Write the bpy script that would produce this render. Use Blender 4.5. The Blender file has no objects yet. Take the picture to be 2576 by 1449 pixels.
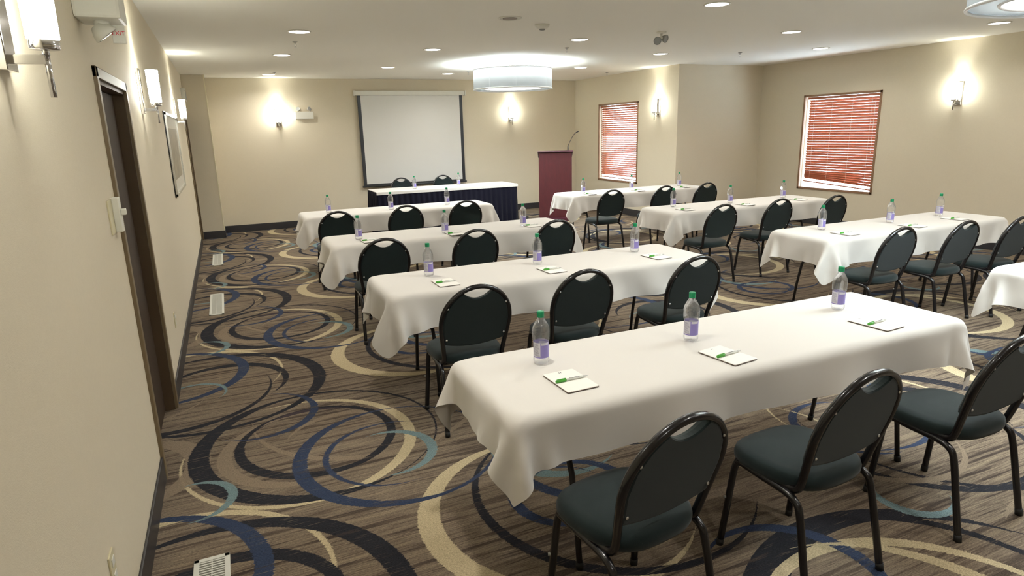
import bpy, bmesh, math, random
import numpy as np
from mathutils import Vector, Matrix
PI = math.pi
random.seed(7)
scene = bpy.context.scene
COL = scene.collection

# ------------------------------------------------------------------ camera
F_PX = 1591.8
PITCH, YAW, ROLL = math.radians(-14.0014), math.radians(23.8216), math.radians(-1.498)
cd = bpy.data.cameras.new('camera')
cd.sensor_fit = 'HORIZONTAL'; cd.sensor_width = 36.0
cd.lens = F_PX / 2576 * 36.0
cd.clip_start = 0.02; cd.clip_end = 200
cam = bpy.data.objects.new('camera', cd); COL.objects.link(cam)
_f = Vector((math.sin(YAW)*math.cos(PITCH), math.cos(YAW)*math.cos(PITCH), math.sin(PITCH)))
_r = Vector((math.cos(YAW), -math.sin(YAW), 0)); _u = _r.cross(_f)
_r2 = math.cos(ROLL)*_r + math.sin(ROLL)*_u
_u2 = -math.sin(ROLL)*_r + math.cos(ROLL)*_u
cam.matrix_world = Matrix(((_r2.x, _u2.x, -_f.x, 0), (_r2.y, _u2.y, -_f.y, 0), (_r2.z, _u2.z, -_f.z, 1.74), (0, 0, 0, 1)))
scene.camera = cam

# ------------------------------------------------------------------ world, exposure
world = bpy.data.worlds.new('daylight'); scene.world = world
world.use_nodes = True
_bg = world.node_tree.nodes['Background']
_bg.inputs['Color'].default_value = (0.76, 0.88, 1.0, 1)
_bg.inputs['Strength'].default_value = 7.0
scene.view_settings.view_transform = 'Standard'
scene.view_settings.look = 'None'
scene.view_settings.gamma = 1.0
scene.view_settings.use_curve_mapping = False
scene.view_settings.exposure = 0.77
DOWN_W, PEND_W, SCONCE_W = 6.9, 780.0, 12.0
DOWN_C, PEND_C, SCONCE_C = (1.0, 0.96, 0.90), (0.82, 0.94, 1.0), (0.97, 1.0, 0.91)

# ------------------------------------------------------------------ room numbers (metres; x right along far wall, y away, z up)
H = 2.78
XL, XR, XA = -0.487, 9.344, 7.412
YF, YB, YN = 12.98, 9.361, -3.0
ZT = 0.755
TL, TW = 2.554, 0.699
SEATS = (0.35, 1.15, 1.99)

# ------------------------------------------------------------------ node helpers
class NT:
    def __init__(s, nt): s.nt = nt
    def n(s, t, **k):
        nd = s.nt.nodes.new(t)
        for a, b in k.items(): setattr(nd, a, b)
        return nd
    def link(s, a, b): s.nt.links.new(a, b)
    def put(s, sock, v):
        if v is None: return
        if isinstance(v, bpy.types.NodeSocket): s.link(v, sock)
        else: sock.default_value = v
    def math(s, op, a, b=None, c=None, clamp=False):
        nd = s.n('ShaderNodeMath', operation=op); nd.use_clamp = clamp
        s.put(nd.inputs[0], a); s.put(nd.inputs[1], b); s.put(nd.inputs[2], c)
        return nd.outputs[0]
    def vec(s, op, a, b=None, c=None):
        nd = s.n('ShaderNodeVectorMath', operation=op)
        s.put(nd.inputs[0], a); s.put(nd.inputs[1], b); s.put(nd.inputs[2], c)
        return nd.outputs['Value'] if op in ('LENGTH', 'DISTANCE', 'DOT_PRODUCT') else nd.outputs[0]
    def mix(s, f, a, b):
        nd = s.n('ShaderNodeMix', data_type='RGBA')
        s.put(nd.inputs[0], f); s.put(nd.inputs[6], a); s.put(nd.inputs[7], b)
        return nd.outputs[2]
    def noise(s, v, scale, detail=2, rough=.5):
        nd = s.n('ShaderNodeTexNoise'); s.put(nd.inputs['Vector'], v)
        nd.inputs['Scale'].default_value = scale; nd.inputs['Detail'].default_value = detail
        nd.inputs['Roughness'].default_value = rough
        return nd.outputs[0]
    def ramp(s, v, a, b, c=0.0, d=1.0):
        nd = s.n('ShaderNodeMapRange'); s.put(nd.inputs[0], v)
        for i, x in enumerate((a, b, c, d)): nd.inputs[i+1].default_value = x
        return nd.outputs[0]

def c4(c): return (c[0], c[1], c[2], 1)
def srgb(r, g, b):
    f = lambda x: (x/255/12.92 if x/255 <= .04045 else ((x/255+.055)/1.055)**2.4)
    return (f(r), f(g), f(b))

def mat(name, col, rough=.5, metal=0.0, emit=None, es=0.0, spec=.5, noise=None, bump=None, trans=0, ior=1.45, sheen=0, alpha=1, coat=0):
    """noise=(scale, amount, stretch) varies the colour; bump=(scale, strength)"""
    m = bpy.data.materials.new(name); m.use_nodes = True
    nt = NT(m.node_tree); b = m.node_tree.nodes['Principled BSDF']
    b.inputs['Base Color'].default_value = c4(col)
    b.inputs['Roughness'].default_value = rough; b.inputs['Metallic'].default_value = metal
    b.inputs['Specular IOR Level'].default_value = spec
    b.inputs['Transmission Weight'].default_value = trans; b.inputs['IOR'].default_value = ior
    b.inputs['Sheen Weight'].default_value = sheen; b.inputs['Alpha'].default_value = alpha
    b.inputs['Coat Weight'].default_value = coat
    if emit: b.inputs['Emission Color'].default_value = c4(emit); b.inputs['Emission Strength'].default_value = es
    if noise or bump:
        tc = nt.n('ShaderNodeTexCoord').outputs['Object']
    if noise:
        v = tc
        if len(noise) > 2: v = nt.vec('MULTIPLY', tc, noise[2])
        f = nt.ramp(nt.noise(v, noise[0], 4, .6), .3, .7, 1-noise[1], 1+noise[1])
        nt.link(nt.vec('SCALE', c4(col)[:3], None), b.inputs['Base Color'])
        sc = b.inputs['Base Color'].links[0].from_node; nt.link(f, sc.inputs['Scale'])
    if bump:
        bp = nt.n('ShaderNodeBump'); bp.inputs['Strength'].default_value = bump[1]; bp.inputs['Distance'].default_value = .002
        nt.link(nt.noise(tc, bump[0], 3), bp.inputs['Height']); nt.link(bp.outputs[0], b.inputs['Normal'])
    return m

M = {}
M['wall'] = mat('wall_vinyl', srgb(222, 211, 188), .75, spec=.25, noise=(60, .015), bump=(260, .25))
M['ceiling'] = mat('ceiling_paint', srgb(246, 243, 233), .85, spec=.2, bump=(120, .15))
M['base'] = mat('rubber_baseboard', srgb(52, 50, 52), .38)
M['cloth'] = mat('white_tablecloth', srgb(222, 218, 211), .85, spec=.2, sheen=.2, bump=(700, .15))
M['navy'] = mat('navy_skirt_fabric', srgb(15, 14, 28), .85, spec=.15, sheen=.05)
M['fabric'] = mat('dark_green_chair_fabric', srgb(22, 34, 34), .85, spec=.25, noise=(600, .18), bump=(900, .4), sheen=.15)
M['frame'] = mat('black_chair_metal', (0.008, 0.007, 0.008), .25, spec=.5, coat=.2)
M['legmetal'] = mat('dark_table_leg_metal', (0.02, 0.018, 0.018), .4)
M['board'] = mat('table_board', srgb(110, 92, 72), .6, noise=(30, .1, (1, 8, 1)))
M['chrome'] = mat('chrome', (.75, .75, .76), .12, metal=1)
M['bolt'] = mat('bolt_steel', (.7, .7, .7), .3, metal=1)
M['rubber'] = mat('black_rubber', (.01, .01, .01), .6)
M['casing'] = mat('dark_bronze_door_casing', srgb(120, 104, 78), .45)
M['doorleaf'] = mat('dark_brown_door', srgb(60, 47, 36), .6, spec=.25, noise=(8, .12, (1, 1, .1)))
M['jamb'] = mat('brown_door_jamb', srgb(86, 70, 52), .5, spec=.3)
M['plastic'] = mat('white_plastic', srgb(226, 224, 212), .4)
M['ivory'] = mat('ivory_plastic', srgb(214, 205, 170), .4)
M['greyplastic'] = mat('grey_plastic', srgb(150, 150, 145), .5)
M['darkplastic'] = mat('dark_plastic', srgb(40, 40, 42), .5)
M['ventmetal'] = mat('painted_vent_metal', srgb(215, 215, 205), .45)
M['ventshade'] = mat('vent_slot_painted_shade', srgb(40, 36, 32), .8)
M['lensclear'] = mat('clear_lamp_lens', (.85, .88, .88), .1, trans=.6)
M['sign_red'] = mat('red_sign_lettering', srgb(220, 50, 60), .5)
M['screen'] = mat('matte_screen_fabric', srgb(224, 222, 216), .9, spec=.1)
M['black'] = mat('black_border', (.02, .02, .022), .6)
M['burgundy'] = mat('burgundy_laminate', srgb(76, 25, 29), .55, noise=(30, .12, (1, 1, .3)))
M['burgundy_top'] = mat('dark_burgundy_laminate', srgb(70, 26, 40), .45)
M['micblack'] = mat('microphone_black', (.03, .03, .03), .4)
M['winframe'] = mat('brown_window_trim', srgb(146, 112, 84), .5)
M['paper'] = mat('notepad_paper', srgb(244, 242, 234), .8)
M['card'] = mat('notepad_backing', srgb(110, 90, 84), .9)
M['ink'] = mat('grey_ink', srgb(90, 90, 96), .8)
M['pengreen'] = mat('green_pen_plastic', srgb(72, 158, 52), .3)
M['penwhite'] = mat('white_pen_plastic', srgb(228, 230, 222), .3)
M['penclear'] = mat('clear_pen_tip', (.7, .7, .68), .25, metal=.3)
M['cap'] = mat('green_bottle_cap', srgb(22, 140, 92), .35)
M['label'] = mat('purple_bottle_label', srgb(142, 130, 196), .35)
M['labelwhite'] = mat('white_label_panel', srgb(214, 212, 222), .4, noise=(900, .12, (1, 1, 1)))
M['labelink'] = mat('label_small_print', srgb(150, 146, 166), .5)
M['rod'] = mat('white_pendant_rod', srgb(240, 240, 240), .4)
M['picmat'] = mat('picture_mat_board', srgb(206, 200, 184), .7)
M['picart'] = mat('picture_print', srgb(150, 140, 118), .5, noise=(6, .25))
M['picframe'] = mat('dark_picture_frame', srgb(44, 44, 40), .3)
M['silver'] = mat('silver_frame_lip', (.7, .7, .66), .25, metal=.8)
M['brass'] = mat('brass_tip', (.8, .6, .25), .3, metal=1)

def emat(name, col, s, base=(.9, .9, .9)):
    return mat(name, base, .6, emit=col, es=s)
M['down_glow'] = emat('downlight_lens_glow', (1, .93, .85), 6)
M['shade_glow'] = emat('lit_sconce_glass', (.98, 1, .92), 28.0)
M['diffuser'] = emat('lit_pendant_diffuser', (1, 1, .98), 2.0)

def shade_mat():
    m = bpy.data.materials.new('pendant_sheer_fabric'); m.use_nodes = True
    nt = NT(m.node_tree); m.node_tree.nodes.clear()
    out = nt.n('ShaderNodeOutputMaterial'); d = nt.n('ShaderNodeBsdfDiffuse'); t = nt.n('ShaderNodeBsdfTranslucent')
    tr = nt.n('ShaderNodeBsdfTransparent'); a = nt.n('ShaderNodeMixShader'); b = nt.n('ShaderNodeMixShader')
    d.inputs[0].default_value = (.60, .62, .63, 1); t.inputs[0].default_value = (.8, .82, .86, 1)
    a.inputs[0].default_value = .10; b.inputs[0].default_value = .05
    nt.link(d.outputs[0], a.inputs[1]); nt.link(t.outputs[0], a.inputs[2])
    nt.link(a.outputs[0], b.inputs[1]); nt.link(tr.outputs[0], b.inputs[2]); nt.link(b.outputs[0], out.inputs[0])
    return m
M['shade'] = shade_mat()

def slat_mat(name, col):
    m = bpy.data.materials.new(name); m.use_nodes = True
    nt = NT(m.node_tree); b = m.node_tree.nodes['Principled BSDF']
    b.inputs['Roughness'].default_value = .4
    tc = nt.n('ShaderNodeTexCoord').outputs['Object']
    f = nt.ramp(nt.noise(nt.vec('MULTIPLY', tc, (1, 1.2, 30)), 6, 3), .3, .7, .8, 1.15)
    v = nt.n('ShaderNodeVectorMath', operation='SCALE'); v.inputs[0].default_value = col; nt.link(f, v.inputs['Scale'])
    nt.link(v.outputs[0], b.inputs['Base Color'])
    return m
M['slat'] = slat_mat('cherry_wood_slat', srgb(178, 104, 68))

def clear_mat(name, tint, mixf, ior, rough=.02, haze=0):
    m = bpy.data.materials.new(name); m.use_nodes = True
    nt = NT(m.node_tree); m.node_tree.nodes.clear()
    out = nt.n('ShaderNodeOutputMaterial'); g = nt.n('ShaderNodeBsdfGlass'); t = nt.n('ShaderNodeBsdfTransparent')
    a = nt.n('ShaderNodeMixShader'); a.inputs[0].default_value = mixf
    g.inputs['Color'].default_value = c4(tint); g.inputs['IOR'].default_value = ior; g.inputs['Roughness'].default_value = rough
    t.inputs[0].default_value = c4(tint)
    nt.link(t.outputs[0], a.inputs[1]); nt.link(g.outputs[0], a.inputs[2])
    if haze:
        d = nt.n('ShaderNodeBsdfDiffuse'); d.inputs[0].default_value = (.9, .92, .95, 1); h = nt.n('ShaderNodeMixShader'); h.inputs[0].default_value = haze
        gl = nt.n('ShaderNodeBsdfGlossy'); gl.inputs['Roughness'].default_value = .12; k = nt.n('ShaderNodeMixShader'); k.inputs[0].default_value = .5
        nt.link(d.outputs[0], k.inputs[1]); nt.link(gl.outputs[0], k.inputs[2])
        nt.link(a.outputs[0], h.inputs[1]); nt.link(k.outputs[0], h.inputs[2]); nt.link(h.outputs[0], out.inputs[0])
    else: nt.link(a.outputs[0], out.inputs[0])
    return m
M['bottle'] = clear_mat('clear_water_bottle', (.985, .99, .995), .42, 1.22, haze=.10)
M['pane'] = clear_mat('window_glass', (.97, .98, 1), .25, 1.05, 0)

# ---- carpet: streaked taupe field with interlaced swooshes, all on the floor's own coordinates, repeating
SC = 1.061
TILE = (3.88, 2.56)
ARC = dict(cream=srgb(188, 173, 140), tan=srgb(134, 119, 101), dark=srgb(42, 42, 47), blue=srgb(52, 62, 84),
           light=srgb(110, 130, 132), thin=srgb(58, 50, 58))
ARCS = [  # cx, cy, R, thickest, thinnest, angle of thickest, colour
 (.294, 3.405, .43, .045, -.035, 90, 'thin'), (.636, 3.701, .67, .048, -.05, 262, 'tan'), (.198, 3.353, .42, .075, -.05, 195, 'tan'),
 (.45, 3.36, .33, .045, -.05, 75, 'tan'),
 (1.175, 2.25, .612, .105, -.03, 192, 'cream'), (.214, 3.357, .605, .062, -.03, -5, 'cream'), (.214, 3.357, .61, .028, -.02, 250, 'cream'),
 (-.372, 2.309, .59, .04, -.02, 75, 'cream'), (-.62, 3.42, .37, .12, -.06, 10, 'tan'),
 (.30, 3.415, .66, .105, -.06, 194, 'dark'), (.30, 3.415, .66, .026, .004, 100, 'dark'),
 (.294, 3.405, .43, .062, -.02, 222, 'dark'), (.294, 3.405, .43, .05, -.02, -12, 'dark'),
 (-.227, 2.045, .706, .090, -.06, 24, 'dark'), (-.227, 2.045, .71, .036, .0, -70, 'dark'), (-.179, 2.098, .42, .07, -.04, 60, 'dark'),
  (1.5, 2.3, .66, .05, -.03, 215, 'dark'),
 (.668, 3.077, .54, .075, -.035, 188, 'blue'), (.668, 3.077, .54, .022, .008, 270, 'blue'), (.628, 3.078, .35, .032, -.012, 165, 'blue'), (.025, 3.868, .33, .048, -.03, -25, 'blue'),
 (-.538, 2.408, .53, .075, -.025, 0, 'blue'), (1.62, 2.62, .52, .06, -.02, 200, 'blue'), (1.42, 2.75, .33, .07, -.04, 205, 'light'),
 (.626, 3.065, .245, .055, -.03, 0, 'light'), (-.307, 3.008, .18, .045, -.03, 5, 'light'), (-.36, 2.0, .2, .03, -.02, 60, 'light'),
 (2.056, .887, .79, .16, -.06, 143, 'dark'), (1.935, .914, .62, .055, -.03, 80, 'cream'), (2.067, 1.052, .603, .045, -.02, 62, 'dark'),
 (1.756, 1.42, .335, .06, -.02, 15, 'blue'), (3.193, 2.005, .586, .05, -.02, 262, 'dark'), (2.946, 2.046, .44, .045, -.03, 240, 'tan'),
 (2.639, 1.596, .17, .05, -.02, 215, 'light'), (4.90, 4.72, .25, .055, 0, 180, 'blue'), (5.02, 4.74, .24, .055, -.01, 0, 'blue'),
 (5.468, 3.381, .596, .085, -.03, -35, 'cream'), (6.65, 4.6, .316, .05, -.03, 160, 'blue'), (2.5, 2.3, .4, .03, -.02, 300, 'cream'),
]
def carpet_mat():
    m = bpy.data.materials.new('swirl_carpet'); m.use_nodes = True
    nt = NT(m.node_tree); b = m.node_tree.nodes['Principled BSDF']
    b.inputs['Roughness'].default_value = .95; b.inputs['Specular IOR Level'].default_value = .1
    P = nt.n('ShaderNodeTexCoord').outputs['Object']
    rows = nt.noise(nt.vec('MULTIPLY', P, (1.3, 30, 1)), 1.0, 3, .6)        # long dark streaks across the room
    rows2 = nt.noise(nt.vec('MULTIPLY', P, (7, 150, 1)), 1.0, 2, .6)
    tuft = nt.noise(nt.vec('MULTIPLY', P, (120, 260, 1)), 1.0, 1, .5)
    wide = nt.noise(nt.vec('MULTIPLY', P, (.7, 2.2, 1)), 1.0, 1, .5)
    base = nt.mix(nt.ramp(rows2, .3, .7), c4(srgb(88, 76, 66)), c4(srgb(136, 122, 103)))
    base = nt.mix(nt.math('MULTIPLY', nt.ramp(rows, .52, .60), .85), base, c4(srgb(56, 47, 43)))
    base = nt.mix(nt.math('MULTIPLY', nt.ramp(rows, .42, .34), .35), base, c4(srgb(156, 141, 116)))
    base = nt.mix(nt.ramp(wide, .35, .65, 0, .18), base, c4(srgb(150, 134, 116)))
    # yarn rows nudge the arcs' edges
    jig = nt.math('MULTIPLY', nt.math('SUBTRACT', rows2, .5), .03)
    cmb = nt.n('ShaderNodeCombineXYZ'); nt.link(jig, cmb.inputs[0])
    Q = nt.vec('ADD', nt.vec('MULTIPLY', P, (1, 1, 0)), cmb.outputs[0])
    gap = nt.math('MULTIPLY', nt.ramp(rows, .60, .66, 1.0, .45), nt.ramp(rows2, .60, .72, 1.0, .55))
    col = base
    hx, hy = TILE[0]/2, TILE[1]/2
    for cx, cy, R, tmax, tmin, ang, cn in ARCS:
        cx, cy, R, tmax, tmin = [v*SC for v in (cx, cy, R, tmax, tmin)]
        a = math.radians(ang); off = (tmax - tmin)/2; r2 = R - (tmax + tmin)/2
        w = nt.n('ShaderNodeVectorMath', operation='WRAP')
        nt.link(nt.vec('SUBTRACT', Q, (cx, cy, 0)), w.inputs[0])
        w.inputs[1].default_value = (hx, hy, 1); w.inputs[2].default_value = (-hx, -hy, -1)
        d1 = nt.vec('LENGTH', w.outputs[0])
        d2 = nt.vec('DISTANCE', w.outputs[0], (-math.cos(a)*off, -math.sin(a)*off, 0))
        k = nt.math('MULTIPLY', nt.math('LESS_THAN', d1, R), nt.math('GREATER_THAN', d2, r2))
        k = nt.math('MULTIPLY', k, gap if cn in ('dark', 'blue', 'light') else .92)
        col = nt.mix(k, col, c4(ARC[cn]))
    g = nt.ramp(tuft, .25, .75, .68, 1.34)
    v = nt.n('ShaderNodeVectorMath', operation='SCALE'); nt.link(col, v.inputs[0]); nt.link(g, v.inputs['Scale'])
    nt.link(v.outputs[0], b.inputs['Base Color'])
    bp = nt.n('ShaderNodeBump'); bp.inputs['Strength'].default_value = .5; bp.inputs['Distance'].default_value = .003
    nt.link(tuft, bp.inputs['Height']); nt.link(bp.outputs[0], b.inputs['Normal'])
    return m
M['carpet'] = carpet_mat()

# ------------------------------------------------------------------ mesh helpers
def xf(bm, verts, mtx):
    if mtx is not None: bmesh.ops.transform(bm, matrix=mtx, verts=verts)
def box(bm, lo, hi, mi=0, bevel=0, mtx=None, seg=2):
    r = bmesh.ops.create_cube(bm, size=1)
    vs = r['verts']
    for v in vs:
        v.co = Vector([(lo[i]+hi[i])/2 + v.co[i]*(hi[i]-lo[i]) for i in range(3)])
    fs = set(f for v in vs for f in v.link_faces)
    for f in fs: f.material_index = mi
    if bevel:
        es = set(e for v in vs for e in v.link_edges)
        rr = bmesh.ops.bevel(bm, geom=list(es), offset=bevel, segments=seg, affect='EDGES', profile=.6)
        vs = list(set(v for f in rr['faces'] for v in f.verts) | set(v for v in vs if v.is_valid))
        for f in rr['faces']: f.material_index = mi
        if mtx is not None:
            allv = set(); st = list(vs)
            while st:
                v = st.pop()
                if v in allv: continue
                allv.add(v); st += [e.other_vert(v) for e in v.link_edges]
            vs = list(allv)
    xf(bm, vs, mtx)
    return vs
def tube(bm, pts, r, seg=10, mi=0, closed=False, flat=None):
    """tube along points; r number or list; flat=(a, b) elliptical section scale"""
    pts = [Vector(p) for p in pts]; n = len(pts)
    rs = r if isinstance(r, (list, tuple)) else [r]*n
    rings = []; up = None
    for i, p in enumerate(pts):
        if closed: t = (pts[(i+1) % n] - pts[i-1]).normalized()
        else: t = (pts[min(i+1, n-1)] - pts[max(i-1, 0)]).normalized()
        if up is None:
            up = t.orthogonal().normalized()
            if abs(t.z) < .9: up = (Vector((0, 0, 1)) - t*t.z).normalized()
            else: up = (Vector((1, 0, 0)) - t*t.x).normalized()
        else: up = (up - t*up.dot(t)).normalized()
        s = t.cross(up)
        fa, fb = flat if flat else (1, 1)
        rings.append([bm.verts.new(p + rs[i]*(fa*math.cos(2*PI*k/seg)*up + fb*math.sin(2*PI*k/seg)*s)) for k in range(seg)])
    m = n if closed else n-1
    for i in range(m):
        a, b = rings[i], rings[(i+1) % n]
        for k in range(seg):
            f = bm.faces.new((a[k], a[(k+1) % seg], b[(k+1) % seg], b[k])); f.material_index = mi; f.smooth = True
    if not closed:
        for rg in (rings[0][::-1], rings[-1]):
            f = bm.faces.new(rg); f.material_index = mi
def lathe(bm, prof, seg=24, mi=0, ctr=(0, 0, 0), lobes=None):
    """prof list of (r, z[, mi]); closes at r==0"""
    rings = []
    for q in prof:
        r, z = q[0], q[1]
        if r <= 1e-6: rings.append([bm.verts.new((ctr[0], ctr[1], ctr[2]+z))]); continue
        rg = []
        for k in range(seg):
            a = 2*PI*k/seg; rr = r
            if lobes: rr = r*lobes(a, z)
            rg.append(bm.verts.new((ctr[0]+rr*math.cos(a), ctr[1]+rr*math.sin(a), ctr[2]+z)))
        rings.append(rg)
    for i in range(len(rings)-1):
        a, b = rings[i], rings[i+1]
        mm = prof[i][2] if len(prof[i]) > 2 else mi
        for k in range(seg):
            k2 = (k+1) % seg
            if len(a) == 1 and len(b) == 1: continue
            if len(a) == 1: f = bm.faces.new((a[0], b[k], b[k2]))
            elif len(b) == 1: f = bm.faces.new((a[k], a[k2], b[0]))
            else: f = bm.faces.new((a[k], a[k2], b[k2], b[k]))
            f.material_index = mm; f.smooth = True
def prism(bm, poly, z0, z1, mi=0, mtx=None):
    """poly: (x, y) outline extruded in z"""
    a = [bm.verts.new((x, y, z0)) for x, y in poly]; b = [bm.verts.new((x, y, z1)) for x, y in poly]
    n = len(poly)
    fs = [bm.faces.new(a[::-1]), bm.faces.new(b)] + [bm.faces.new((a[i], a[(i+1) % n], b[(i+1) % n], b[i])) for i in range(n)]
    for f in fs: f.material_index = mi
    xf(bm, a+b, mtx)
def B(): return bmesh.new()
def obj(name, bm, m, parent=None, smooth=None, normals=True):
    if normals: bmesh.ops.recalc_face_normals(bm, faces=bm.faces[:])
    me = bpy.data.meshes.new(name); bm.to_mesh(me); bm.free()
    ms = m if isinstance(m, (list, tuple)) else [m]
    for x in ms: me.materials.append(M[x] if isinstance(x, str) else x)
    if smooth: me.polygons.foreach_set('use_smooth', [True]*len(me.polygons))
    o = bpy.data.objects.new(name, me); COL.objects.link(o)
    if parent: o.parent = parent
    return o
def tag(o, label=None, cat=None, group=None, kind=None):
    if label: o['label'] = label
    if cat: o['category'] = cat
    if group: o['group'] = group
    if kind: o['kind'] = kind
    return o
def thing(name, label, cat, loc=(0, 0, 0), rz=0, group=None, kind=None):
    o = bpy.data.objects.new(name, None); COL.objects.link(o); o.empty_display_size = .1
    o.location = loc; o.rotation_euler = (0, 0, rz)
    return tag(o, label, cat, group, kind)
def struct(name, bm, m, parent=None, label=None):
    o = obj(name, bm, m, parent)
    o['kind'] = 'structure'
    if label: o['label'] = label
    return o
def dup(root, loc, rz=None, label=None, group=None):
    def cp(o, par):
        c = o.copy(); COL.objects.link(c)
        if par is not None:
            c.parent = par; c.matrix_parent_inverse = o.matrix_parent_inverse.copy()
        for ch in kids(o): cp(ch, c)
        return c
    r = cp(root, None); r.location = loc
    if rz is not None: r.rotation_euler = (0, 0, rz)
    if label: r['label'] = label
    if group: r['group'] = group
    return r
def kids(o): return list(CH.get(o.name, []))
CH = {}
def seal(root):
    """remember the children of a prototype so that copies need no scene update"""
    def rec(o):
        CH[o.name] = [c for c in bpy.data.objects if c.parent == o]
        for c in CH[o.name]: rec(c)
    rec(root); return root
def mod_subsurf(o, lv=1):
    s = o.modifiers.new('smooth', 'SUBSURF'); s.levels = lv; s.render_levels = lv
def rot(z): return Matrix.Rotation(z, 4, 'Z')

# ================================================================== THE SETTING
b = B(); box(b, (XL-1.5, YN, -.1), (XR+.3, YF+.3, 0)); o = struct('floor', b, 'carpet')
b = B(); box(b, (XL-.3, YN, H), (XR+.3, YF+.3, H+.1)); struct('ceiling', b, 'ceiling')
D1 = (3.545, 4.49, 2.02)      # left wall door openings: y0, y1, height
D2 = (11.70, 12.32, 2.03)
b = B()
for y0, y1, z0 in ((YN, D1[0], 0), (D1[0], D1[1], D1[2]), (D1[1], D2[0], 0), (D2[0], D2[1], D2[2]), (D2[1], YF+.2, 0)):
    box(b, (XL-.18, y0, z0), (XL, y1, H))
struct('wall_left', b, 'wall')
b = B(); box(b, (XL-.30, YN, 0), (XL-.18, YF+.2, H)); struct('wall_left_light_block', b, 'wall')  # added unseen slab, stops outside light leaking round the door leaves
b = B(); box(b, (XL, YF, 0), (XA+.2, YF+.2, H)); struct('wall_far', b, 'wall')
CHX, CHY = -.125, 12.385
b = B(); box(b, (XL, CHY, 0), (CHX, YF, H)); struct('wall_chase', b, 'wall')
b = B(); box(b, (XL-.3, YN-.2, 0), (XR+.2, YN, H)); struct('wall_near', b, 'wall')
WA = (10.535, 11.975, .645, 2.222)   # window in the far right wall: y0 y1 z0 z1
WR = (6.91, 8.375, .60, 2.195)
def wall_x(name, x, y0, y1, w):
    b = B()
    box(b, (x, y0, 0), (x+.2, w[0], H)); box(b, (x, w[1], 0), (x+.2, y1, H))
    box(b, (x, w[0], 0), (x+.2, w[1], w[2])); box(b, (x, w[0], w[3]), (x+.2, w[1], H))
    struct(name, b, 'wall')
wall_x('wall_right_far', XA, YB, YF+.2, WA)
b = B(); box(b, (XA+.2, YB, 0), (XR+.2, YB+.2, H)); struct('wall_return', b, 'wall')
wall_x('wall_right', XR, YN, YB, WR)
b = B(); box(b, (CHX-.012, CHY-.003, .13), (CHX+.003, CHY+.012, H), bevel=.001); struct('trim_1', b, mat('corner_bead', srgb(238, 230, 200), .4), None, 'pale corner bead on the edge of the boxed out corner')

def baseboard(name, segs):
    b = B()
    for lo, hi in segs: box(b, lo, hi, bevel=.004)
    struct(name, b, 'base')
BH, BT = .13, .012
baseboard('baseboard_left', [((XL, YN, 0), (XL+BT, D1[0]-.05, BH)), ((XL, D1[1]+.05, 0), (XL+BT, D2[0]-.05, BH))])
baseboard('baseboard_far', [((CHX, YF-BT, 0), (XA, YF, BH)), ((CHX, CHY-BT, 0), (CHX+BT, YF, BH)), ((XL, CHY-BT, 0), (CHX+BT, CHY, BH))])
baseboard('baseboard_right_far', [((XA-BT, YB-BT, 0), (XA, YF-BT, BH))])
baseboard('baseboard_return', [((XA, YB-BT, 0), (XR-BT, YB, BH))])
baseboard('baseboard_right', [((XR-BT, YN, 0), (XR, YB, BH))])

def door(name, y0, y1, h, label):
    r = thing(name, label, None, (XL, (y0+y1)/2, 0), kind='structure')
    w = (y1-y0)/2
    b = B()
    cw, ct = .05, .016
    box(b, (-.02, -w-cw, 0), (ct, -w, h+cw), bevel=.004); box(b, (-.02, w, 0), (ct, w+cw, h+cw), bevel=.004)
    box(b, (-.02, -w-cw, h), (ct, w+cw, h+cw), bevel=.004)
    tag(obj('door_casing', b, 'casing', r), kind='structure')
    b = B()
    box(b, (-.18, -w-.001, 0), (-.0, -w+.02, h)); box(b, (-.18, w-.02, 0), (0, w+.001, h)); box(b, (-.18, -w, h-.02), (0, w, h+.001))
    box(b, (-.115, w-.034, 0), (-.10, w-.02, h-.02)); box(b, (-.115, -w+.02, 0), (-.10, -w+.034, h-.02))
    tag(obj('door_jamb', b, 'jamb', r), kind='structure')
    b = B(); box(b, (-.10, -w+.023, .012), (-.058, w-.023, h-.024), bevel=.002)
    lf = tag(obj('door_leaf', b, 'doorleaf', r), kind='structure')
    b = B(); tube(b, [(-.058, 0, 0), (-.03, 0, 0), (-.012, 0, 0)], .011, 12)
    tube(b, [(-.012, 0, 0), (-.010, -.05, 0), (-.012, -.11, 0)], .009, 10)
    o = tag(obj('door_handle', b, 'chrome', lf), kind='structure'); o.location = (0, -w+.14, 1.0)
    return r
door('door_1', D1[0], D1[1], D1[2], 'dark brown door set in the left wall beside the switch')
door('door_2', D2[0], D2[1], D2[2], 'dark brown door at the far end of the left wall')

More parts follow.
